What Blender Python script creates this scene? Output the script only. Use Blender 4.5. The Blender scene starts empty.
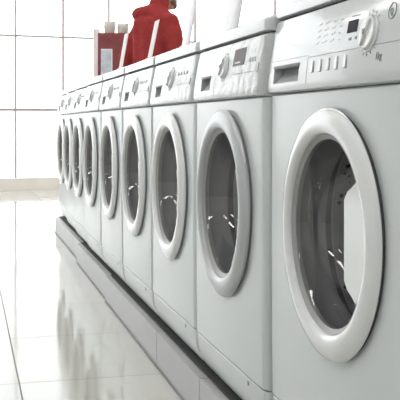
import bpy, bmesh, math, random
from mathutils import Vector, Matrix, noise
random.seed(7)
C = bpy.context.scene.collection
S = bpy.context.scene
PI = math.pi

# ------------------------------------------------------------ camera
EYE = 0.79
YAW = 0.2496
cam = bpy.data.cameras.new('camera')
cam.sensor_width = 36.0
cam.lens = 36.0 * 920.0 / 400.0
cam.shift_y = -77.0 / 400.0
cam.clip_start = 0.05
camo = bpy.data.objects.new('camera', cam)
C.objects.link(camo)
camo.location = (0, 0, EYE)
camo.rotation_euler = (PI / 2, 0, -YAW)
S.camera = camo

# ------------------------------------------------------------ sky and exposure
SKY_STRENGTH = 2.7
LAMP_STRENGTH = 7.6
S.view_settings.view_transform = 'Standard'
S.view_settings.look = 'None'
S.view_settings.gamma = 1.0
S.view_settings.use_curve_mapping = False
S.view_settings.exposure = 0.13
w = bpy.data.worlds.new('overcast_sky')
S.world = w
w.use_nodes = True
bg = w.node_tree.nodes['Background']
bg.inputs[0].default_value = (0.97, 0.985, 1.0, 1)
bg.inputs[1].default_value = SKY_STRENGTH


# ------------------------------------------------------------ materials
def mat(name, col, rough=0.5, metal=0.0, bump=0.0, bscale=40.0, vary=0.0, coat=0.0, emit=0.0, spec=0.5):
    m = bpy.data.materials.new(name)
    m.use_nodes = True
    nt = m.node_tree
    b = nt.nodes['Principled BSDF']
    b.inputs['Base Color'].default_value = (*col, 1)
    b.inputs['Roughness'].default_value = rough
    b.inputs['Metallic'].default_value = metal
    b.inputs['Specular IOR Level'].default_value = spec
    if coat:
        b.inputs['Coat Weight'].default_value = coat
        b.inputs['Coat Roughness'].default_value = 0.05
    if emit:
        b.inputs['Emission Color'].default_value = (*col, 1)
        b.inputs['Emission Strength'].default_value = emit
    tc = nt.nodes.new('ShaderNodeTexCoord')
    n = nt.nodes.new('ShaderNodeTexNoise')
    n.inputs['Scale'].default_value = bscale
    n.inputs['Detail'].default_value = 4
    nt.links.new(tc.outputs['Object'], n.inputs['Vector'])
    if vary:
        r = nt.nodes.new('ShaderNodeValToRGB')
        r.color_ramp.elements[0].position = 0.3
        r.color_ramp.elements[1].position = 0.7
        r.color_ramp.elements[0].color = (*[max(0, c * (1 - vary)) for c in col], 1)
        r.color_ramp.elements[1].color = (*[min(1, c * (1 + vary)) for c in col], 1)
        nt.links.new(n.outputs['Fac'], r.inputs['Fac'])
        nt.links.new(r.outputs['Color'], b.inputs['Base Color'])
    if bump:
        bp = nt.nodes.new('ShaderNodeBump')
        bp.inputs['Strength'].default_value = bump
        bp.inputs['Distance'].default_value = 0.01
        nt.links.new(n.outputs['Fac'], bp.inputs['Height'])
        nt.links.new(bp.outputs['Normal'], b.inputs['Normal'])
    return m


def glass_mat(name, tint, ior=1.5, rough=0.02, strength=1.0):
    m = bpy.data.materials.new(name)
    m.use_nodes = True
    nt = m.node_tree
    nt.nodes.remove(nt.nodes['Principled BSDF'])
    out = nt.nodes['Material Output']
    t = nt.nodes.new('ShaderNodeBsdfTransparent')
    t.inputs[0].default_value = (*tint, 1)
    g = nt.nodes.new('ShaderNodeBsdfGlossy')
    g.inputs['Roughness'].default_value = rough
    g.inputs['Color'].default_value = (strength, strength, strength, 1)
    lw = nt.nodes.new('ShaderNodeLayerWeight')
    pw = nt.nodes.new('ShaderNodeMath')
    pw.operation = 'POWER'
    pw.inputs[1].default_value = 4.0
    nt.links.new(lw.outputs['Facing'], pw.inputs[0])
    f = nt.nodes.new('ShaderNodeMapRange')
    f0 = ((ior - 1) / (ior + 1)) ** 2
    f.inputs['To Min'].default_value = f0
    f.inputs['To Max'].default_value = 0.6
    nt.links.new(pw.outputs[0], f.inputs['Value'])
    mx = nt.nodes.new('ShaderNodeMixShader')
    nt.links.new(f.outputs[0], mx.inputs[0])
    nt.links.new(t.outputs[0], mx.inputs[1])
    nt.links.new(g.outputs[0], mx.inputs[2])
    nt.links.new(mx.outputs[0], out.inputs[0])
    return m


def tile_mat():
    m = mat('glossy_tile', (0.56, 0.555, 0.51), rough=0.08)
    nt = m.node_tree
    b = nt.nodes['Principled BSDF']
    b.inputs['IOR'].default_value = 1.5
    tc = nt.nodes.new('ShaderNodeTexCoord')
    mp = nt.nodes.new('ShaderNodeMapping')
    mp.inputs['Location'].default_value = (-0.158 + 3.0, -2.84 + 6.0, 0)
    br = nt.nodes.new('ShaderNodeTexBrick')
    br.offset = 0.0
    br.squash = 1.0
    br.inputs['Scale'].default_value = 1.0
    br.inputs['Brick Width'].default_value = 0.6
    br.inputs['Row Height'].default_value = 0.6
    br.inputs['Mortar Size'].default_value = 0.0028
    br.inputs['Mortar Smooth'].default_value = 0.2
    br.inputs['Color1'].default_value = (0.55, 0.545, 0.50, 1)
    br.inputs['Color2'].default_value = (0.58, 0.575, 0.53, 1)
    br.inputs['Mortar'].default_value = (0.24, 0.23, 0.20, 1)
    n = nt.nodes.new('ShaderNodeTexNoise')
    n.inputs['Scale'].default_value = 2.2
    n.inputs['Detail'].default_value = 1
    bp = nt.nodes.new('ShaderNodeBump')
    bp.inputs['Strength'].default_value = 0.06
    bp.inputs['Distance'].default_value = 0.02
    rr = nt.nodes.new('ShaderNodeMapRange')
    rr.inputs['To Min'].default_value = 0.08
    rr.inputs['To Max'].default_value = 0.6
    L = nt.links.new
    L(tc.outputs['Object'], mp.inputs['Vector'])
    L(mp.outputs['Vector'], br.inputs['Vector'])
    L(tc.outputs['Object'], n.inputs['Vector'])
    L(n.outputs['Fac'], bp.inputs['Height'])
    L(bp.outputs['Normal'], b.inputs['Normal'])
    L(br.outputs['Color'], b.inputs['Base Color'])
    L(br.outputs['Fac'], rr.inputs['Value'])
    L(rr.outputs['Result'], b.inputs['Roughness'])
    return m


def drum_mat():
    m = mat('perforated_steel', (0.48, 0.48, 0.50), rough=0.35, metal=0.8)
    nt = m.node_tree
    b = nt.nodes['Principled BSDF']
    tc = nt.nodes.new('ShaderNodeTexCoord')
    v = nt.nodes.new('ShaderNodeTexVoronoi')
    v.inputs['Scale'].default_value = 55
    r = nt.nodes.new('ShaderNodeValToRGB')
    r.color_ramp.elements[0].position = 0.22
    r.color_ramp.elements[0].color = (0.02, 0.02, 0.02, 1)
    r.color_ramp.elements[1].position = 0.3
    r.color_ramp.elements[1].color = (0.48, 0.48, 0.50, 1)
    nt.links.new(tc.outputs['Object'], v.inputs['Vector'])
    nt.links.new(v.outputs['Distance'], r.inputs['Fac'])
    nt.links.new(r.outputs['Color'], b.inputs['Base Color'])
    return m


M = {}
M['tile'] = tile_mat()
M['enamel'] = mat('white_enamel', (0.64, 0.685, 0.70), rough=0.27, bump=0.02, bscale=25)
M['plastic'] = mat('white_glossy_plastic', (0.60, 0.635, 0.655), rough=0.13, bump=0.05, bscale=9, coat=0.25)
M['wrap'] = mat('film_wrapped_plastic', (0.55, 0.58, 0.59), rough=0.17, bump=0.6, bscale=34, coat=0.25)
M['ring'] = mat('white_door_plastic', (0.74, 0.76, 0.77), rough=0.15, coat=0.5)
M['silver'] = mat('silver_plastic', (0.46, 0.48, 0.50), rough=0.28, metal=0.3)
M['inner'] = mat('grey_inner_ring', (0.36, 0.36, 0.36), rough=0.35)
M['rubber'] = mat('grey_rubber', (0.24, 0.24, 0.245), rough=0.5)
M['black'] = mat('black_plastic', (0.02, 0.02, 0.025), rough=0.6, spec=0.15)
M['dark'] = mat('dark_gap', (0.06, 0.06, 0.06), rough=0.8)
M['mark'] = mat('grey_print', (0.22, 0.23, 0.24), rough=0.5)
M['recess'] = mat('grey_recess_plastic', (0.50, 0.52, 0.53), rough=0.4)
M['screen'] = mat('grey_screen', (0.24, 0.23, 0.235), rough=0.6,spec=0.2, vary=0.15, bscale=60)
M['drum'] = drum_mat()
M['doorglass'] = glass_mat('smoked_door_glass', (0.78, 0.78, 0.80), ior=1.9)
M['glass'] = glass_mat('clear_window_glass', (0.97, 0.98, 0.98), ior=1.35)
M['plinth'] = mat('grey_plinth_laminate', (0.46, 0.46, 0.47), rough=0.35, vary=0.03, bscale=6)
M['wall'] = mat('white_wall_paint', (0.8, 0.8, 0.79), rough=0.8, bump=0.05)
M['ceil'] = mat('white_ceiling', (0.82, 0.82, 0.82), rough=0.9, bump=0.05)
M['frame'] = mat('brown_grey_mullion', (0.42, 0.37, 0.36), rough=0.5)
M['sill'] = mat('beige_sill', (0.88, 0.83, 0.78), rough=0.6, vary=0.04, bscale=5)
M['lamp'] = mat('lit_diffuser', (1.0, 0.99, 0.97), emit=LAMP_STRENGTH)
M['lampbody'] = mat('white_lamp_metal', (0.8, 0.8, 0.8), rough=0.4)
M['ground'] = mat('pale_pavement', (0.7, 0.69, 0.67), rough=0.9, vary=0.05, bscale=1)
M['card'] = mat('white_card', (0.88, 0.87, 0.87), rough=0.6, vary=0.02)
M['acryl'] = mat('pale_grey_card', (0.72, 0.72, 0.74), rough=0.3, vary=0.03)
M['maroon'] = mat('maroon_board', (0.23, 0.045, 0.05), rough=0.6, vary=0.15, bscale=14)
M['pinkwhite'] = mat('pinkish_white_board', (0.85, 0.76, 0.76), rough=0.6, vary=0.03)
M['poster'] = mat('pale_blue_poster', (0.62, 0.68, 0.77), rough=0.4, vary=0.12, bscale=22)
M['bag'] = mat('off_white_bag', (0.66, 0.64, 0.60), rough=0.5, vary=0.06, bscale=20)
M['skin'] = mat('skin', (0.50, 0.27, 0.19), rough=0.5, vary=0.06, bscale=30)
M['jacket'] = mat('red_jacket_fabric', (0.34, 0.042, 0.042), rough=0.85, bump=0.3, bscale=60, vary=0.12, spec=0.15)
M['trousers'] = mat('dark_trouser_fabric', (0.04, 0.045, 0.06), rough=0.9, bump=0.2)
M['hair'] = mat('dark_brown_hair', (0.05, 0.032, 0.022), rough=0.7, bump=0.6, bscale=120)
M['beard'] = mat('short_brown_beard', (0.17, 0.095, 0.065), rough=0.8, bump=0.4, bscale=150)
M['shoe'] = mat('black_leather', (0.02, 0.02, 0.02), rough=0.4)


# ------------------------------------------------------------ mesh helpers
def link(name, bm, m, parent=None, smooth=None, loc=None):
    bmesh.ops.recalc_face_normals(bm, faces=bm.faces[:])
    me = bpy.data.meshes.new(name)
    bm.to_mesh(me)
    bm.free()
    if smooth is not None:
        me.shade_smooth()
        me.set_sharp_from_angle(angle=math.radians(smooth))
    me.materials.append(m)
    o = bpy.data.objects.new(name, me)
    C.objects.link(o)
    if parent:
        o.parent = parent
    if loc:
        o.location = loc
    return o


def tag(o, label, cat, group=None):
    o['label'] = label
    o['category'] = cat
    if group:
        o['group'] = group
    return o


def empty(name, loc, rz=0.0):
    o = bpy.data.objects.new(name, None)
    o.empty_display_size = 0.1
    C.objects.link(o)
    o.location = loc
    o.rotation_euler = (0, 0, rz)
    return o


def box(bm, x0, x1, y0, y1, z0, z1, bev=0.0, mtx=None):
    g = bmesh.ops.create_cube(bm, size=1.0)
    vs = g['verts']
    for v in vs:
        v.co = Vector(((x0 + x1) / 2 + v.co.x * (x1 - x0), (y0 + y1) / 2 + v.co.y * (y1 - y0), (z0 + z1) / 2 + v.co.z * (z1 - z0)))
    if bev:
        es = list({e for v in vs for e in v.link_edges})
        r = bmesh.ops.bevel(bm, geom=es, offset=bev, segments=2, affect='EDGES', profile=0.5)
        vs = list({v for f in r['faces'] for v in f.verts} | {v for v in vs if v.is_valid})
    if mtx is not None:
        for v in vs:
            v.co = mtx @ v.co
    return bm


def struct(o):
    o['kind'] = 'structure'
    return o


def lathe(bm, prof, cy=0.0, cz=0.0, n=96, a0=0.0, a1=2 * PI, closed=False, mtx=None):
    """profile of (radius, x) revolved about the x axis through (cy, cz)"""
    full = abs(a1 - a0 - 2 * PI) < 1e-6
    k = n if full else n + 1
    rings = []
    for i in range(k):
        a = a0 + (a1 - a0) * i / n
        row = []
        for r, x in prof:
            co = Vector((x, cy + r * math.cos(a), cz + r * math.sin(a)))
            row.append(bm.verts.new(mtx @ co if mtx else co))
        rings.append(row)
    m = len(prof)
    for i in range(n):
        p, q = rings[i], rings[(i + 1) % k]
        for j in range(m if closed else m - 1):
            try:
                bm.faces.new((p[j], p[(j + 1) % m], q[(j + 1) % m], q[j]))
            except ValueError:
                pass
    if not full and closed:
        bm.faces.new(rings[0])
        bm.faces.new(rings[-1][::-1])
    bmesh.ops.remove_doubles(bm, verts=bm.verts[:], dist=1e-6)
    return bm


def shell(bm, rows, w_, r, xb, n=6):
    """rows of (z, front x): a rounded rectangular tube whose front follows the rows"""
    loops = []
    for z, xf in rows:
        pts = []
        for i in range(n + 1):
            a = PI / 2 * i / n
            pts.append((xf + r - r * math.sin(a), -w_ / 2 + r - r * math.cos(a)))
        for i in range(n + 1):
            a = PI / 2 * (1 - i / n)
            pts.append((xf + r - r * math.sin(a), w_ / 2 - r + r * math.cos(a)))
        pts += [(xb, w_ / 2), (xb, -w_ / 2)]
        loops.append([bm.verts.new((x, y, z)) for x, y in pts])
    k = len(loops[0])
    for a, b in zip(loops, loops[1:]):
        for i in range(k):
            bm.faces.new((a[i], a[(i + 1) % k], b[(i + 1) % k], b[i]))
    bm.faces.new(loops[0])
    bm.faces.new(loops[-1][::-1])
    return bm


def cut(o, bmc):
    """carve bmc out of o and bake the result into o's mesh"""
    c = link('cutter', bmc, M['dark'])
    md = o.modifiers.new('b', 'BOOLEAN')
    md.operation = 'DIFFERENCE'
    md.object = c
    md.solver = 'EXACT'
    bpy.context.view_layer.update()
    dg = bpy.context.evaluated_depsgraph_get()
    me = bpy.data.meshes.new_from_object(o.evaluated_get(dg))
    old = o.data
    o.modifiers.clear()
    me.name = old.name
    o.data = me
    bpy.data.meshes.remove(old)
    bpy.data.objects.remove(c)
    me.shade_smooth()
    me.set_sharp_from_angle(angle=math.radians(30))


def text_mesh(name, body, size, m, parent, mtx):
    cu = bpy.data.curves.new(name, 'FONT')
    cu.body = body
    cu.size = size
    cu.extrude = 0.0003
    cu.align_x = 'CENTER'
    cu.align_y = 'CENTER'
    t = bpy.data.objects.new(name + '_tmp', cu)
    C.objects.link(t)
    bpy.context.view_layer.update()
    me = bpy.data.meshes.new_from_object(t.evaluated_get(bpy.context.evaluated_depsgraph_get()))
    bpy.data.objects.remove(t)
    bpy.data.curves.remove(cu)
    me.transform(mtx)
    me.materials.clear()
    me.materials.append(m)
    o = bpy.data.objects.new(name, me)
    C.objects.link(o)
    o.parent = parent
    return o


def copy_tree(o, parent=None):
    c = o.copy()
    C.objects.link(c)
    if parent:
        c.parent = parent
    for ch in list(o.children):
        copy_tree(ch, c)
    return c


# ------------------------------------------------------------ room
P0 = Vector((0.734, 10.96, 0))
WA = math.radians(8.0)
D = Vector((math.cos(WA), math.sin(WA), 0))
T0, T1 = (-3.6 - P0.x) / D.x, (5.0 - P0.x) / D.x
PL, PR = P0 + D * T0, P0 + D * T1
YB = -3.5


def slab(name, z0, z1, m):
    bm = bmesh.new()
    pts = [(-3.6, YB), (5.0, YB), (PR.x, PR.y), (PL.x, PL.y)]
    a = [bm.verts.new((x, y, z0)) for x, y in pts]
    b = [bm.verts.new((x, y, z1)) for x, y in pts]
    bm.faces.new(a)
    bm.faces.new(b[::-1])
    for i in range(4):
        bm.faces.new((a[i], a[(i + 1) % 4], b[(i + 1) % 4], b[i]))
    return struct(link(name, bm, m))


H = 3.4
slab('floor', -0.1, 0.0, M['tile'])
slab('ceiling', H, H + 0.1, M['ceil'])
bm = bmesh.new(); box(bm, -3.7, -3.6, YB, PL.y, 0, H); struct(link('wall_left', bm, M['wall']))
bm = bmesh.new(); box(bm, 5.0, 5.1, YB, PR.y, 0, H); struct(link('wall_right', bm, M['wall']))
bm = bmesh.new(); box(bm, -3.7, 5.1, YB - 0.1, YB, 0, H); struct(link('wall_back', bm, M['wall']))
bm = bmesh.new(); box(bm, -60, 60, -30, 90, -0.25, -0.2); struct(link('ground', bm, M['ground']))

WM = Matrix.Translation(P0) @ Matrix.Rotation(WA, 4, 'Z')
bm = bmesh.new(); box(bm, T0, T1, 0.0, 0.12, 0.0, 0.145, 0.004, WM)
struct(link('baseboard_far', bm, M['sill']))
wf = bmesh.new()
k0 = int((T0 + 0.159) / 0.567) - 1
for k in range(k0, 12):
    t = -0.159 + 0.567 * k
    if T0 < t < T1:
        box(wf, t - 0.008, t + 0.008, 0.03, 0.09, 0.145, H, 0, WM)
for z, hw in ((0.945, 0.014), (1.815, 0.009), (2.69, 0.009)):
    box(wf, T0, T1, 0.035, 0.085, z - hw, z + hw, 0, WM)
frame = struct(link('window_1', wf, M['frame']))
k = 0
bm = bmesh.new(); box(bm, T0, T1, 0.057, 0.063, 0.145, H, 0, WM)
struct(link('window_2', bm, M['glass']))

# ceiling lights
lights = [(x, y) for x in (-2.6, -1.2, 0.4, 2.2, 3.9) for y in (-2.2, -0.2, 1.8, 3.8, 5.8, 7.8, 9.3)]  # farthest row added to brighten the sill and far floor
proto = None
for i, (x, y) in enumerate(lights):
    if proto is None:
        proto = empty('ceiling_light', (x, y, H))
        bm = bmesh.new()
        box(bm, -0.16, 0.16, -0.62, 0.62, -0.07, 0, 0.005)
        link('housing', bm, M['lampbody'], proto)
        bm = bmesh.new()
        box(bm, -0.12, 0.12, -0.58, 0.58, -0.082, -0.0705, 0.002)
        link('diffuser', bm, M['lamp'], proto)
        o = proto
    else:
        o = copy_tree(proto)
        o.location = (x, y, H)
    tag(o, 'long white fluorescent ceiling light above the showroom floor', 'ceiling light', 'fluorescent lights on the showroom ceiling')

# ------------------------------------------------------------ plinth
PT = 0.118
joints = [1.0, 2.36, 2.925, 4.05, 5.2, 6.68]
pl_lab = ['grey plinth box under the nearest washing machines', 'short grey plinth box, nearest whole one on the floor',
          'grey plinth box between the short box and the red jacket end', 'second farthest grey plinth box', 'farthest grey plinth box at the end of the row']
pl_lab = ['grey plinth box at the bottom edge of the photo, under the nearest washers',
          'short grey plinth box, the second from the camera, under the third washer',
          'long grey plinth box, the middle one of the five under the washers',
          'grey plinth box second from the far end of the row',
          'grey plinth box at the far end of the row, beside the bright floor']
for i in range(5):
    bm = bmesh.new()
    xo = (0, 0, 0, 0.008, 0.028)[i]
    box(bm, 0.60 + xo, 1.16, joints[i] + 0.003, joints[i + 1] - 0.003, 0.0, PT - 0.0045)
    pr = empty('display_plinth', (0, 0, 0))
    link('plinth_box', bm, M['plinth'], pr)
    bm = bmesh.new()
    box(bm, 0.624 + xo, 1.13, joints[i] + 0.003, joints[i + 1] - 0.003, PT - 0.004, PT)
    link('gap_shade_strip', bm, M['dark'], pr)  # dark strip standing in for the shade in the gap under the washers
    bm = bmesh.new()
    box(bm, 0.5965 + xo, 0.5995 + xo, joints[i] + 0.004, joints[i + 1] - 0.004, 0.0, 0.008)
    link('base_strip', bm, M['rubber'], pr)
    tag(pr, pl_lab[i], 'plinth', 'grey plinth boxes under the washing machines')


rp = bmesh.new()
box(rp, 1.17, 2.1, 4.0, 7.4, 0.0, PT, 0.003)
tag(link('podium', rp, M['plinth']), 'low grey podium behind the washers, under the person in red', 'podium')


# ------------------------------------------------------------ washing machines
def machine(kind, W, zk, zc, zp, zt, zl, xlean, R=0.226):
    """kick top zk, door centre zc, panel bottom zp, panel top zt, lid top zl (all above the base)"""
    root = empty('washing_machine', (0, 0, 0))
    dep = 0.50
    zb = 0.014
    bm = bmesh.new()
    shell(bm, [(zb, 0.026), (zb + 0.010, 0.018), (zb + 0.025, 0.011), (zb + 0.05, 0.005), (zk - 0.004, 0.0015), (zk - 0.0015, 0.003)], W, 0.018, dep)
    kick = link('kick_panel', bm, M['enamel'], root, 30)
    bm = bmesh.new()
    lathe(bm, [(0.0, 0.0), (0.0055, 0.0), (0.0055, 0.002), (0.0, 0.002)], -W * 0.30, zk - 0.013, 16)
    bmesh.ops.translate(bm, verts=bm.verts[:], vec=(0.001, 0, 0))
    link('screw', bm, M['mark'], kick, 30)
    # cabinet with a round opening
    bm = bmesh.new()
    shell(bm, [(zk + 0.0015, 0.004), (zk + 0.004, 0.0), ((zk + zp) / 2, -0.002), (zp - 0.004, 0.0), (zp - 0.001, 0.004)], W, 0.018, dep)
    cab = link('cabinet', bm, M['enamel'], root, 30)
    c = bmesh.new()
    bmesh.ops.create_cone(c, cap_ends=True, segments=72, radius1=0.176, radius2=0.176, depth=0.50,
                          matrix=Matrix.Translation((0.20, 0, zc)) @ Matrix.Rotation(PI / 2, 4, 'Y'))
    cut(cab, c)

    # control panel
    def fx(z):
        u = (z - zp) / (zt - zp)
        return -0.012 + xlean * u ** 1.5
    rows = [(zp + 0.0005, 0.0), (zp + 0.004, -0.009)]
    for i in range(0, 11):
        z = zp + 0.010 + (zt - zp - 0.014) * i / 10
        rows.append((z, fx(z)))
    rows.append((zt - 0.001, fx(zt) + 0.006))
    bm = bmesh.new()
    shell(bm, rows, W + 0.002, 0.022, dep)
    panel = link('control_panel', bm, M['plastic'] if kind == 'near' else M['wrap'], root, 30)

    # lid
    bm = bmesh.new()
    f = fx(zt)
    shell(bm, [(zt + 0.0025, f + 0.005), (zt + 0.005, f - 0.003), (zt + (zl - zt) * 0.5, f - 0.004), (zl - 0.007, f - 0.001), (zl - 0.002, f + 0.006), (zl, f + 0.014)], W + 0.002, 0.022, dep)
    link('lid', bm, M['plastic'], root, 30)
    bm = bmesh.new()
    box(bm, f + 0.012, dep - 0.01, -W / 2 + 0.012, W / 2 - 0.012, zt - 0.0015, zt + 0.003)
    link('lid_seal', bm, M['dark'], root)
    # feet
    for sx in (0.07, dep - 0.05):
        for sy in (-1, 1):
            bm = bmesh.new()
            bmesh.ops.create_cone(bm, cap_ends=True, segments=20, radius1=0.022, radius2=0.018, depth=0.0145,
                                  matrix=Matrix.Translation((sx, sy * (W / 2 - 0.06), 0.00725)))
            link('foot', bm, M['black'], root, 40)
    # drum and gasket in the opening
    bm = bmesh.new()
    lathe(bm, [(0.1745, 0.004), (0.172, 0.030), (0.160, 0.040), (0.158, 0.052), (0.166, 0.060), (0.1745, 0.070)], 0, zc, 72)
    link('door_gasket', bm, M['rubber'], root, 50)
    bm = bmesh.new()
    prof = [(0.1735, 0.072), (0.170, 0.085)] + [(0.171 - 0.002 * (i % 2), 0.10 + 0.02 * i) for i in range(13)] + [(0.14, 0.385), (0.06, 0.39), (0.0, 0.37)]
    lathe(bm, prof, 0, zc, 72)
    drum = link('drum', bm, M['drum'], root, 30)
    for k in range(3):
        a = PI / 2 + k * 2 * PI / 3
        bm = bmesh.new()
        mt = Matrix.Translation((0, 0, zc)) @ Matrix.Rotation(a, 4, 'X')
        box(bm, 0.10, 0.34, -0.018, 0.018, 0.125, 0.172, 0.008, mt)
        link('paddle', bm, M['silver'], drum, 40)

    # door
    mring = M['silver'] if kind == 'screen' else M['ring']
    bm = bmesh.new()
    lathe(bm, [(R - 0.006, 0.0), (R - 0.004, -0.008), (R - 0.03, -0.008), (R - 0.03, 0.0)], 0, zc, 96, closed=True)
    door = link('door', bm, M['dark'] if kind == 'near' else M['rubber'], root, 40)
    bm = bmesh.new()
    lathe(bm, [(R - 0.002, -0.008), (R, -0.010), (R - 0.002, -0.014), (R - 0.010, -0.019), (R - 0.024, -0.0225), (R - 0.034, -0.0235), (R - 0.043, -0.021),
               (R - 0.0475, -0.015), (R - 0.049, -0.006)], 0, zc, 128, closed=True)
    link('door_ring', bm, mring, door, 40)
    bm = bmesh.new()
    lathe(bm, [(R - 0.0470, -0.014), (R - 0.052, -0.009), (R - 0.056, -0.007), (R - 0.056, 0.002), (R - 0.050, 0.002), (R - 0.047, -0.008)], 0, zc, 96, closed=True)
    link('inner_ring', bm, M['inner'], door, 40)
    bm = bmesh.new()
    ro = R - 0.0555
    lathe(bm, [(ro, -0.006), (ro * 0.985, 0.000), (ro * 0.95, 0.030), (ro * 0.88, 0.070), (ro * 0.74, 0.098), (ro * 0.5, 0.112), (ro * 0.25, 0.117), (0.0, 0.118)], 0, zc, 96)
    link('glass_bowl', bm, M['doorglass'], door, 60)

    if kind == 'near':
        # white grip filling the right side of the ring, cut off by a straight upright edge
        bm = bmesh.new()
        rr = R - 0.046
        yc = -0.098
        zz = 0.088
        a_top = math.atan2(zz + 0.010, -math.sqrt(rr * rr - (zz + 0.010) ** 2))
        a_bot = 2 * PI - a_top
        pts = []
        for i in range(31):
            a = a_top + (a_bot - a_top) * i / 30
            pts.append((rr * math.cos(a), rr * math.sin(a)))
        # back along the straight edge, with small shoulders at both ends
        edge = [(-0.130, -zz - 0.001), (-0.110, -zz + 0.008), (yc, -zz + 0.022), (yc, -0.04), (yc, 0.04), (yc, zz - 0.022), (-0.110, zz - 0.008), (-0.130, zz + 0.001)]
        pts += edge
        fr = [bm.verts.new((-0.0195, y, zc + z)) for y, z in pts]
        bk = [bm.verts.new((-0.004, y, zc + z)) for y, z in pts]
        bm.faces.new(fr)
        bm.faces.new(bk[::-1])
        k = len(pts)
        for i in range(k):
            bm.faces.new((fr[i], fr[(i + 1) % k], bk[(i + 1) % k], bk[i]))
        link('handle', bm, M['ring'], door, 30)
    else:
        bm = bmesh.new()
        a0, a1 = (PI - 0.47, PI + 0.75) if kind == 'screen' else (PI - 0.30, PI + 0.30)
        lathe(bm, [(R + 0.002, -0.009), (R + 0.002, -0.014), (R - 0.008, -0.021), (R - 0.024, -0.0255), (R - 0.034, -0.0260), (R - 0.043, -0.023), (R - 0.046, -0.015)],
              0, zc, 28, a0, a1, closed=True)
        link('handle', bm, mring, door, 40)

    # panel fittings
    def PM(y, z):
        """frame lying on the panel at (y, z): local x to the right as seen from the aisle, y up, z towards the aisle"""
        dz = 0.004
        sl = (fx(z + dz) - fx(z - dz)) / (2 * dz)
        up = Vector((sl, 0, 1)).normalized()
        rt = Vector((0, -1, 0))
        nn = rt.cross(up)
        m = Matrix((rt, up, nn)).transposed().to_4x4()
        m.translation = Vector((fx(z), y, z))
        return m

    def pbox(bm, y, z, wy, wz, d=0.0015, bev=0.0):
        box(bm, -wy / 2, wy / 2, -wz / 2, wz / 2, -0.002, d, bev, PM(y, z))

    ys = W / 2
    yd = 0.10
    zs = zp + 0.062
    # drawer pull pocket
    c = bmesh.new()
    y0, y1 = (0.143, ys - 0.052) if kind == 'near' else (0.115, 0.205)
    z0, z1 = zp + 0.020, zp + 0.054
    if kind != 'near':
        z0, z1 = zp + 0.026, zp + 0.062
    box(c, -0.06, 0.028, y0, y1, z0, z1)
    cut(panel, c)
    bm = bmesh.new()
    vs = [(0.026, y0), (0.026, y1)]
    # scooped back of the pocket
    n = 8
    rowsv = []
    for i in range(n + 1):
        u = i / n
        z = z0 + (z1 - z0) * u
        x = fx(z) + 0.003 + 0.020 * math.sin(u * PI / 2)
        rowsv.append([bm.verts.new((x, yy, z)) for yy in (y0 + 0.0005, y1 - 0.0005)])
    for a, b in zip(rowsv, rowsv[1:]):
        bm.faces.new((a[0], a[1], b[1], b[0]))
    bw = [bm.verts.new((0.0275, yy, zq)) for zq in (z0, z1) for yy in (y0 + 0.0005, y1 - 0.0005)]
    bm.faces.new((rowsv[0][0], rowsv[0][1], bw[1], bw[0]))
    bm.faces.new((rowsv[-1][0], rowsv[-1][1], bw[3], bw[2]))
    bm.faces.new((bw[0], bw[1], bw[3], bw[2]))
    drawer = link('drawer_pull', bm, M['recess'], panel, 40)
    bm = bmesh.new()
    box(bm, fx(z1) - 0.0025, fx(z1) + 0.02, y0, y1, z1 - 0.005, z1 + 0.0015, 0.0008)
    link('pull_lip', bm, M['rubber'] if kind != 'near' else M['mark'], drawer, 40)
    # seams of the drawer and the panel
    bm = bmesh.new()
    if kind == 'near':
        for i in range(12):
            z = zp + 0.012 + (zs - zp - 0.012) * (i + 0.5) / 12
            pbox(bm, yd, z, 0.0014, (zs - zp - 0.012) / 12 + 0.0003, 0.0003)
        link('panel_seam', bm, M['mark'], panel); bm = bmesh.new()
        pbox(bm, (yd - ys + 0.02) / 2, zs, ys + yd - 0.02, 0.0010, 0.0003)
        link('panel_seam', bm, M['mark'], panel); bm = bmesh.new()
        pbox(bm, (yd + ys - 0.02) / 2, zs + 0.004, ys - yd - 0.02, 0.0008, 0.0003)
    else:
        for i in range(8):
            z = zp + 0.012 + 0.05 * (i + 0.5) / 8
            pbox(bm, 0.075, z, 0.0014, 0.0065, 0.0003)
        link('panel_seam', bm, M['mark'], panel); bm = bmesh.new()
        pbox(bm, -0.175, zp + 0.056, 0.17, 0.0018, 0.0004)
    link('panel_seam', bm, M['mark'], panel)

    def dial(y, z, r):
        mt = PM(y, z) @ Matrix.Rotation(PI / 2, 4, 'Y')
        # lathe axis x -> panel normal
        mt = PM(y, z) @ Matrix(((0, 0, 1, 0), (0, 1, 0, 0), (-1, 0, 0, 0), (0, 0, 0, 1))) @ Matrix.Rotation(PI, 4, 'Y')
        bm = bmesh.new()
        lathe(bm, [(r * 1.12, -0.002), (r * 1.12, 0.002), (r * 1.04, 0.0035), (r, 0.002), (r * 0.97, 0.006), (r * 0.9, 0.0075), (r * 0.6, 0.0075), (0.0, 0.008)], 0, 0, 48, mtx=mt)
        d = link('program_dial', bm, M['ring'], panel, 35)
        bm = bmesh.new()
        box(bm, -r * 0.16, r * 0.16, -r * 0.88, r * 0.88, 0.006, 0.012, 0.0025, PM(y, z) @ Matrix.Rotation(-0.5, 4, 'Z'))
        link('dial_grip', bm, M['ring'], d, 40)
        bm = bmesh.new()
        for sgn in (-1, 1):
            box(bm, -0.0012, 0.0012, -0.005, 0.005, 0.0115, 0.0126, 0, PM(y, z) @ Matrix.Translation((sgn * 0.0022, 0, 0)) @ Matrix.Rotation(sgn * -0.35, 4, 'Z'))
        link('pointer', bm, M['mark'], d)
        bm = bmesh.new()
        for k in range(16):
            a = 2 * PI * k / 16
            rr2 = r * 1.28
            box(bm, -0.0008, 0.0008, -0.002, 0.002, -0.001, 0.0006, 0, PM(y + 0, z) @ Matrix.Rotation(a, 4, 'Z') @ Matrix.Translation((0, rr2, 0)))
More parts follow.
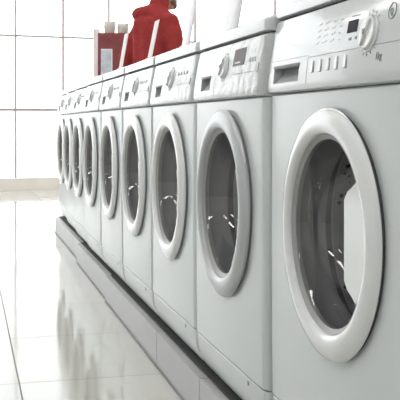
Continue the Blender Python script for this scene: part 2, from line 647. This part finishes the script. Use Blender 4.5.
        link('dial_scale', bm, M['recess'], panel)

    if kind == 'near':
        dial(-0.161, zp + 0.083, 0.0275)
        bm = bmesh.new(); pbox(bm, -0.088, zp + 0.101, 0.040, 0.021, 0.0008)
        link('display', bm, M['black'], panel)
        for k in range(5):
            y = 0.073 - k * 0.0375
            bm = bmesh.new(); pbox(bm, y, zp + 0.043, 0.012, 0.022, 0.0025, 0.0012)
            b_ = link('push_button', bm, M['ring'], panel)
            bm = bmesh.new(); pbox(bm, y - 0.0075, zp + 0.038, 0.0012, 0.014, 0.0004)
            link('button_mark', bm, M['mark'], b_)
        bm = bmesh.new()
        for i in range(4):
            for j in range(4):
                pbox(bm, 0.068 - i * 0.034, zp + 0.084 + j * 0.0115 , 0.008, 0.0022, 0.0004)
                if i < 3:
                    pbox(bm, 0.068 - i * 0.034 - 0.010, zp + 0.086 + j * 0.0115, 0.003, 0.0035, 0.0004)
        link('indicator_marks', bm, M['recess'], panel)
        bm = bmesh.new()
        pbox(bm, -0.085, zp + 0.080, 0.012, 0.005, 0.0004)
        link('display_caption', bm, M['mark'], panel); bm = bmesh.new()
        pbox(bm, -0.108, zp + 0.080, 0.008, 0.005, 0.0004)
        link('display_caption', bm, M['mark'], panel); bm = bmesh.new()
        pbox(bm, -0.095, zp + 0.118, 0.034, 0.0018, 0.0004)
        link('display_caption', bm, M['mark'], panel)
        # round emblem: ring with a small loop-over-bar figure
        em = PM(-0.232, zp + 0.110) @ Matrix(((0, 0, 1, 0), (0, 1, 0, 0), (-1, 0, 0, 0), (0, 0, 0, 1))) @ Matrix.Rotation(PI, 4, 'Y')
        bm = bmesh.new()
        lathe(bm, [(0.0118, -0.001), (0.0118, 0.001), (0.0132, 0.001), (0.0132, -0.001)], 0, 0, 40, closed=True, mtx=em)
        lathe(bm, [(0.0030, -0.001), (0.0030, 0.001), (0.0048, 0.001), (0.0048, -0.001)], 0, 0.002, 24, closed=True, mtx=em)
        box(bm, -0.001, 0.001, -0.008, -0.002, -0.001, 0.001, 0, PM(-0.232, zp + 0.110))
        box(bm, -0.004, 0.004, -0.0065, -0.005, -0.001, 0.001, 0, PM(-0.232, zp + 0.110))
        link('emblem', bm, M['mark'], panel)
        text_mesh('capacity_text', '1kg', 0.017, M['mark'], panel, PM(-0.206, zp + 0.043) @ Matrix.Translation((0, 0, 0.0006)))
    elif kind == 'screen':
        dial(0.0, zp + 0.078, 0.026)
        bm = bmesh.new(); pbox(bm, -0.118, zp + 0.095, 0.086, 0.040, 0.0012)
        sc = link('display', bm, M['screen'], panel)
        bm = bmesh.new(); pbox(bm, -0.112, zp + 0.082, 0.042, 0.0035, 0.002)
        link('display_line', bm, M['card'], sc)
        bm = bmesh.new()
        for i in range(3):
            pbox(bm, -0.205 - i * 0.018, zp + 0.083, 0.006, 0.010, 0.0015, 0.0005)
        link('small_keys', bm, M['recess'], panel)
        bm = bmesh.new(); pbox(bm, -0.272, zp + 0.062, 0.012, 0.020, 0.002, 0.0005)
        link('badge', bm, M['recess'], panel)
    else:
        dial(-0.01, zp + 0.078, 0.028)
        bm = bmesh.new(); pbox(bm, -0.262, zp + 0.060, 0.012, 0.018, 0.002, 0.0005)
        link('badge', bm, M['recess'], panel)
        for k in range(4):
            bm = bmesh.new(); pbox(bm, -0.10 - k * 0.035, zp + 0.088, 0.014, 0.010, 0.003, 0.001)
            link('push_button', bm, M['ring'], panel, 40)
    return root


near = machine('near', 0.680, 0.102, 0.479, 0.732, 0.886, 0.921, 0.024, R=0.221)
near.location = (0.624, 1.5085, PT)
tag(near, 'white front-loading washer nearest the camera, with small black display and round dial', 'washing machine', 'washing machines in the row')
scr = machine('screen', 0.595, 0.102, 0.479, 0.729, 0.866, 0.903, 0.022)
scr.location = (0.612, 2.150, PT)
tag(scr, 'white washer second from the camera, with silver door ring and grey screen', 'washing machine', 'washing machines in the row')
base = machine('plain', 0.595, 0.102, 0.479, 0.729, 0.866, 0.903, 0.022)
mlab = ['white front-loading washer third from the camera', 'white front-loading washer fourth from the camera, below the red jacket',
        'white front-loading washer fifth from the camera, middle of the row of nine', 'white front-loading washer fourth from the far end of the row',
        'white front-loading washer third from the far end of the row', 'white front-loading washer second from the far end of the row',
        'white front-loading washer at the far end of the row, beside the bright windows']
moff = [0.612, 0.612, 0.612, 0.612, 0.622, 0.634, 0.652]
for i in range(7):
    o = base if i == 0 else copy_tree(base)
    o.location = (moff[i], 2.150 + 0.605 * (i + 1), PT)
    tag(o, mlab[i], 'washing machine', 'washing machines in the row')

# ------------------------------------------------------------ cards standing on the machines
TOP = PT + 0.903


def price_card(x, y, wy, h, lean, m, label, rx=0.0):
    r = empty('price_card', (x, y, TOP + 0.0005))
    bm = bmesh.new()
    mt = Matrix.Rotation(lean, 4, 'Y')
    box(bm, 0, 0.0025, -wy / 2, wy / 2, 0.002, h, 0.0006, mt)
    link('sheet', bm, m, r, 30)
    bm = bmesh.new()
    box(bm, -0.006, 0.06, -wy / 2, wy / 2, 0, 0.003, 0.0006)
    link('base', bm, m, r, 30)
    tag(r, label, 'sign', 'leaning cards on top of the washers')
    return r


price_card(0.642, 2.21, 0.12, 0.24, 0.17, M['acryl'], 'pale grey leaning card on the second washer from the camera')
price_card(0.642, 2.70, 0.10, 0.15, 0.16, M['acryl'], 'pale grey leaning card just right of the person in red')
price_card(0.642, 3.26, 0.075, 0.142, 0.20, M['card'], 'white leaning card in front of the red jacket')
price_card(0.642, 3.90, 0.09, 0.155, 0.17, M['card'], 'white leaning card in front of the maroon display stand')
price_card(0.66, 5.62, 0.05, 0.17, 0.13, M['acryl'], 'thin pale leaning card near the far end of the row')

# ------------------------------------------------------------ maroon display stand
ds = empty('display_stand', (1.25, 7.95, 0), -YAW)
bm = bmesh.new(); box(bm, -0.125, 0.165, -0.10, 0.10, 0.03, 1.565, 0.003)
link('column', bm, M['maroon'], ds, 30)
bm = bmesh.new(); box(bm, -0.165, -0.1255, -0.105, 0.10, 0.03, 1.60, 0.003)
link('side_panel', bm, M['pinkwhite'], ds, 30)
bm = bmesh.new(); box(bm, -0.18, 0.18, -0.14, 0.14, 0.0, 0.03, 0.003)
link('base', bm, M['pinkwhite'], ds, 30)
bm = bmesh.new(); box(bm, -0.10, 0.0, -0.1035, -0.1005, 1.02, 1.425)
po = link('poster', bm, M['poster'], ds)
bm = bmesh.new()
box(bm, -0.10, 0.0, -0.1055, -0.1036, 1.415, 1.427)
box(bm, -0.01, 0.0, -0.1055, -0.1036, 1.02, 1.415)
link('poster_edge', bm, M['card'], po)
tag(ds, 'narrow maroon display stand with a pale blue poster behind the washers', 'display stand')


def bag(name, x, y, rz, s, label):
    bm = bmesh.new()
    n = 28
    rows = []
    for j in range(17):
        v = j / 16
        z = 0.115 * v
        r = 0.044 * (0.9 + 0.25 * math.sin(v * PI * 0.9)) if v < 0.72 else 0.044 * (1.06 - 1.1 * (v - 0.72)) 
        rows.append([])
        for i in range(n):
            a = 2 * PI * i / n
            q = r * (1 + 0.10 * noise.noise(Vector((math.cos(a) * 2 + x * 9, math.sin(a) * 2, z * 40))))
            # the rim flares into two ears
            if v > 0.7:
                e = (v - 0.7) / 0.3
                q *= 1 + 0.40 * e * abs(math.cos(a)) ** 3
                zz = z - 0.012 * e * abs(math.sin(a))
            else:
                zz = z
            rows[-1].append(bm.verts.new((q * math.cos(a), q * 0.75 * math.sin(a), zz * s)))
    for a, b in zip(rows, rows[1:]):
        for i in range(n):
            bm.faces.new((a[i], a[(i + 1) % n], b[(i + 1) % n], b[i]))
    bm.faces.new(rows[0])
    bm.faces.new(rows[-1][::-1])
    o = link(name, bm, M['bag'], None, 70)
    o.location = (x, y, 1.566)
    o.rotation_euler = (0, 0, rz)
    tag(o, label, 'bag', 'bags on the display stand')


def on_stand(dx, dy):
    c, s = math.cos(-YAW), math.sin(-YAW)
    return 1.25 + dx * c - dy * s, 7.95 + dx * s + dy * c


x, y = on_stand(-0.034, 0.0); bag('plastic_bag', x, y, -YAW, 1.0, 'off-white crumpled bag, the left of two on the maroon stand')
x, y = on_stand(0.082, -0.01); bag('plastic_bag', x, y, -YAW, 0.82, 'off-white crumpled bag, the right of two on the maroon stand')


# ------------------------------------------------------------ person in a red jacket
def ball(bm, c, r):
    if not isinstance(r, tuple):
        r = (r, r, r)
    bmesh.ops.create_icosphere(bm, subdivisions=2, radius=1.0,
                               matrix=Matrix.Translation(c) @ Matrix.Diagonal((r[0], r[1], r[2], 1)))


def chain(bm, pts):
    """pts of (centre, radii): swept ellipsoids"""
    for (c0, r0), (c1, r1) in zip(pts, pts[1:]):
        c0, c1 = Vector(c0), Vector(c1)
        r0 = Vector(r0) if isinstance(r0, tuple) else Vector((r0,) * 3)
        r1 = Vector(r1) if isinstance(r1, tuple) else Vector((r1,) * 3)
        n = max(2, int((c1 - c0).length / (0.28 * min(min(r0), min(r1)))))
        n = min(n, 24)
        for i in range(n + 1):
            u = i / n
            r = r0.lerp(r1, u)
            ball(bm, c0.lerp(c1, u), (r.x, r.y, r.z))


def remeshed(name, bm, m, parent, voxel, smooth=6, fold=0.0):
    o = link(name, bm, m, parent)
    md = o.modifiers.new('r', 'REMESH')
    md.mode = 'VOXEL'
    md.voxel_size = voxel
    sm = o.modifiers.new('s', 'SMOOTH')
    sm.iterations = smooth
    sm.factor = 0.5
    bpy.context.view_layer.update()
    me = bpy.data.meshes.new_from_object(o.evaluated_get(bpy.context.evaluated_depsgraph_get()))
    old = o.data
    o.modifiers.clear()
    o.data = me
    me.name = name
    bpy.data.meshes.remove(old)
    if fold:
        nrm = [v.normal.copy() for v in me.vertices]
        for v, nn in zip(me.vertices, nrm):
            p = v.co
            f = noise.noise(Vector((p.x * 9 + 4, p.y * 9, p.z * 4.5 + p.x * 3)))
            f += 0.6 * noise.noise(Vector((p.x * 14, p.y * 14 + 7, p.z * 16 - p.x * 10)))
            v.co = p + nn * (f * fold)
    me.shade_smooth()
    return o


person = empty('person', (1.386, 6.777, PT), math.radians(26))
person.scale = (1.03, 1.03, 1.03)
arms = {}
for s in (-1, 1):
    arms[s] = dict(sh=(-0.005, s * 0.160, 1.375), el=(-0.015 + 0.03, s * 0.235, 1.13), wr=(0.155, s * 0.215, 0.905))
arms[1]['el'] = (-0.085, 0.235, 1.13)
body = bmesh.new()
chain(body, [((0.0, 0, 0.94), (0.10, 0.155, 0.09)), ((0.01, 0, 1.08), (0.095, 0.135, 0.09)), ((0.0, 0, 1.26), (0.115, 0.155, 0.10)), ((-0.005, 0, 1.38), (0.095, 0.16, 0.07))])
chain(body, [((0.0, 0, 1.40), (0.06, 0.07, 0.06)), ((0.045, 0, 1.53), (0.055, 0.057, 0.05))])
# head, chin forward and down
ball(body, (0.093, 0, 1.605), (0.100, 0.078, 0.112))
ball(body, (0.120, 0, 1.545), (0.068, 0.058, 0.062))
ball(body, (0.160, 0, 1.515), (0.028, 0.030, 0.026))
chain(body, [((0.185, 0, 1.615), (0.012, 0.011, 0.012)), ((0.201, 0, 1.577), (0.015, 0.016, 0.013))])
chain(body, [((0.175, -0.030, 1.625), (0.016, 0.018, 0.010)), ((0.175, 0.030, 1.625), (0.016, 0.018, 0.010))])
ball(body, (0.178, 0, 1.550), (0.013, 0.024, 0.007)); ball(body, (0.176, 0, 1.538), (0.013, 0.021, 0.007))
for s in (-1, 1):
    ball(body, (0.085, s * 0.080, 1.595), (0.020, 0.008, 0.030))
    A = arms[s]
    chain(body, [(A['sh'], 0.055), (A['el'], 0.040), (A['wr'], 0.027)])
    w_ = Vector(A['wr'])
    palm = w_ + Vector((0.03, -s * 0.005, -0.075))
    chain(body, [(tuple(w_), (0.027, 0.020, 0.02)), (tuple(palm), (0.036, 0.015, 0.03))])
    for k, ln in enumerate((0.070, 0.080, 0.074, 0.058)):
        b = palm + Vector((0.030 - 0.019 * k, 0, -0.020 + 0.004 * abs(k - 1)))
        mid = b + Vector((0.004, -s * 0.006, -ln * 0.55))
        tip = mid + Vector((-0.002, -s * 0.026, -ln * 0.42))
        chain(body, [(tuple(b), 0.0088), (tuple(mid), 0.0082), (tuple(tip), 0.0072)])
    th = w_ + Vector((0.045, -s * 0.008, -0.035))
    chain(body, [(tuple(w_ + Vector((0.02, 0, -0.02))), 0.012), (tuple(th), 0.011), (tuple(th + Vector((0.020, -s * 0.016, -0.045))), 0.0088)])
    hip = (0.0, s * 0.088, 0.90)
    knee = (0.02, s * 0.095, 0.50)
    ank = (-0.01, s * 0.10, 0.09)
    chain(body, [(hip, 0.085), (knee, 0.055), (ank, 0.038)])
    chain(body, [((-0.02, s * 0.10, 0.045), (0.045, 0.035, 0.04)), ((0.11, s * 0.115, 0.03), (0.05, 0.038, 0.025))])
remeshed('body', body, M['skin'], person, 0.0062, 4)
ja = bmesh.new()
chain(ja, [((0.005, 0, 0.88), (0.172, 0.205, 0.03)), ((0.008, 0, 1.05), (0.168, 0.195, 0.07)), ((-0.016, 0, 1.25), (0.148, 0.185, 0.09)), ((-0.028, 0, 1.37), (0.138, 0.165, 0.075))])
chain(ja, [((-0.01, -0.14, 1.395), (0.085, 0.06, 0.05)), ((-0.015, -0.06, 1.44), (0.09, 0.06, 0.05)), ((-0.012, 0, 1.475), (0.09, 0.07, 0.05)), ((-0.055, 0.05, 1.445), (0.10, 0.11, 0.065)), ((-0.012, 0, 1.475), (0.09, 0.07, 0.05)), ((-0.015, 0.06, 1.44), (0.09, 0.06, 0.05)), ((-0.01, 0.14, 1.395), (0.085, 0.06, 0.05))])
chain(ja, [((0.01, 0, 1.46), (0.080, 0.076, 0.04)), ((0.035, 0, 1.545), (0.072, 0.070, 0.020))])
for s in (-1, 1):
    A = arms[s]
    chain(ja, [(A['sh'], 0.070), (A['el'], 0.070), ((0.14, s * 0.217, 0.93), 0.050)])
remeshed('jacket', ja, M['jacket'], person, 0.009, 5, fold=0.011)
tr = bmesh.new()
chain(tr, [((0, 0, 0.98), (0.118, 0.168, 0.04)), ((0, 0, 0.88), (0.12, 0.172, 0.06))])
for s in (-1, 1):
    chain(tr, [((0.0, s * 0.088, 0.88), 0.098), ((0.02, s * 0.095, 0.50), 0.074), ((-0.01, s * 0.10, 0.105), (0.062, 0.058, 0.045))])
remeshed('trousers', tr, M['trousers'], person, 0.01, 4, fold=0.005)
for s in (-1, 1):
    sh = bmesh.new()
    chain(sh, [((-0.03, s * 0.10, 0.050), (0.055, 0.045, 0.049)), ((0.05, s * 0.108, 0.040), (0.07, 0.050, 0.039)), ((0.13, s * 0.118, 0.030), (0.06, 0.048, 0.029))])
    remeshed('shoe', sh, M['shoe'], person, 0.007, 3)
hr = bmesh.new()
chain(hr, [((0.073, 0, 1.635), (0.103, 0.088, 0.094)), ((0.055, 0, 1.600), (0.080, 0.083, 0.09))])
remeshed('hair', hr, M['hair'], person, 0.007, 3, fold=0.003)
bd = bmesh.new()
chain(bd, [((0.110, -0.052, 1.545), (0.026, 0.014, 0.026)), ((0.150, -0.030, 1.520), (0.024, 0.014, 0.022)), ((0.168, 0, 1.510), (0.019, 0.018, 0.018)),
           ((0.150, 0.030, 1.520), (0.024, 0.014, 0.022)), ((0.110, 0.052, 1.545), (0.026, 0.014, 0.026))])
remeshed('beard', bd, M['beard'], person, 0.006, 3)
tag(person, 'person in a red jacket standing behind the washers, back turned, facing right', 'person')
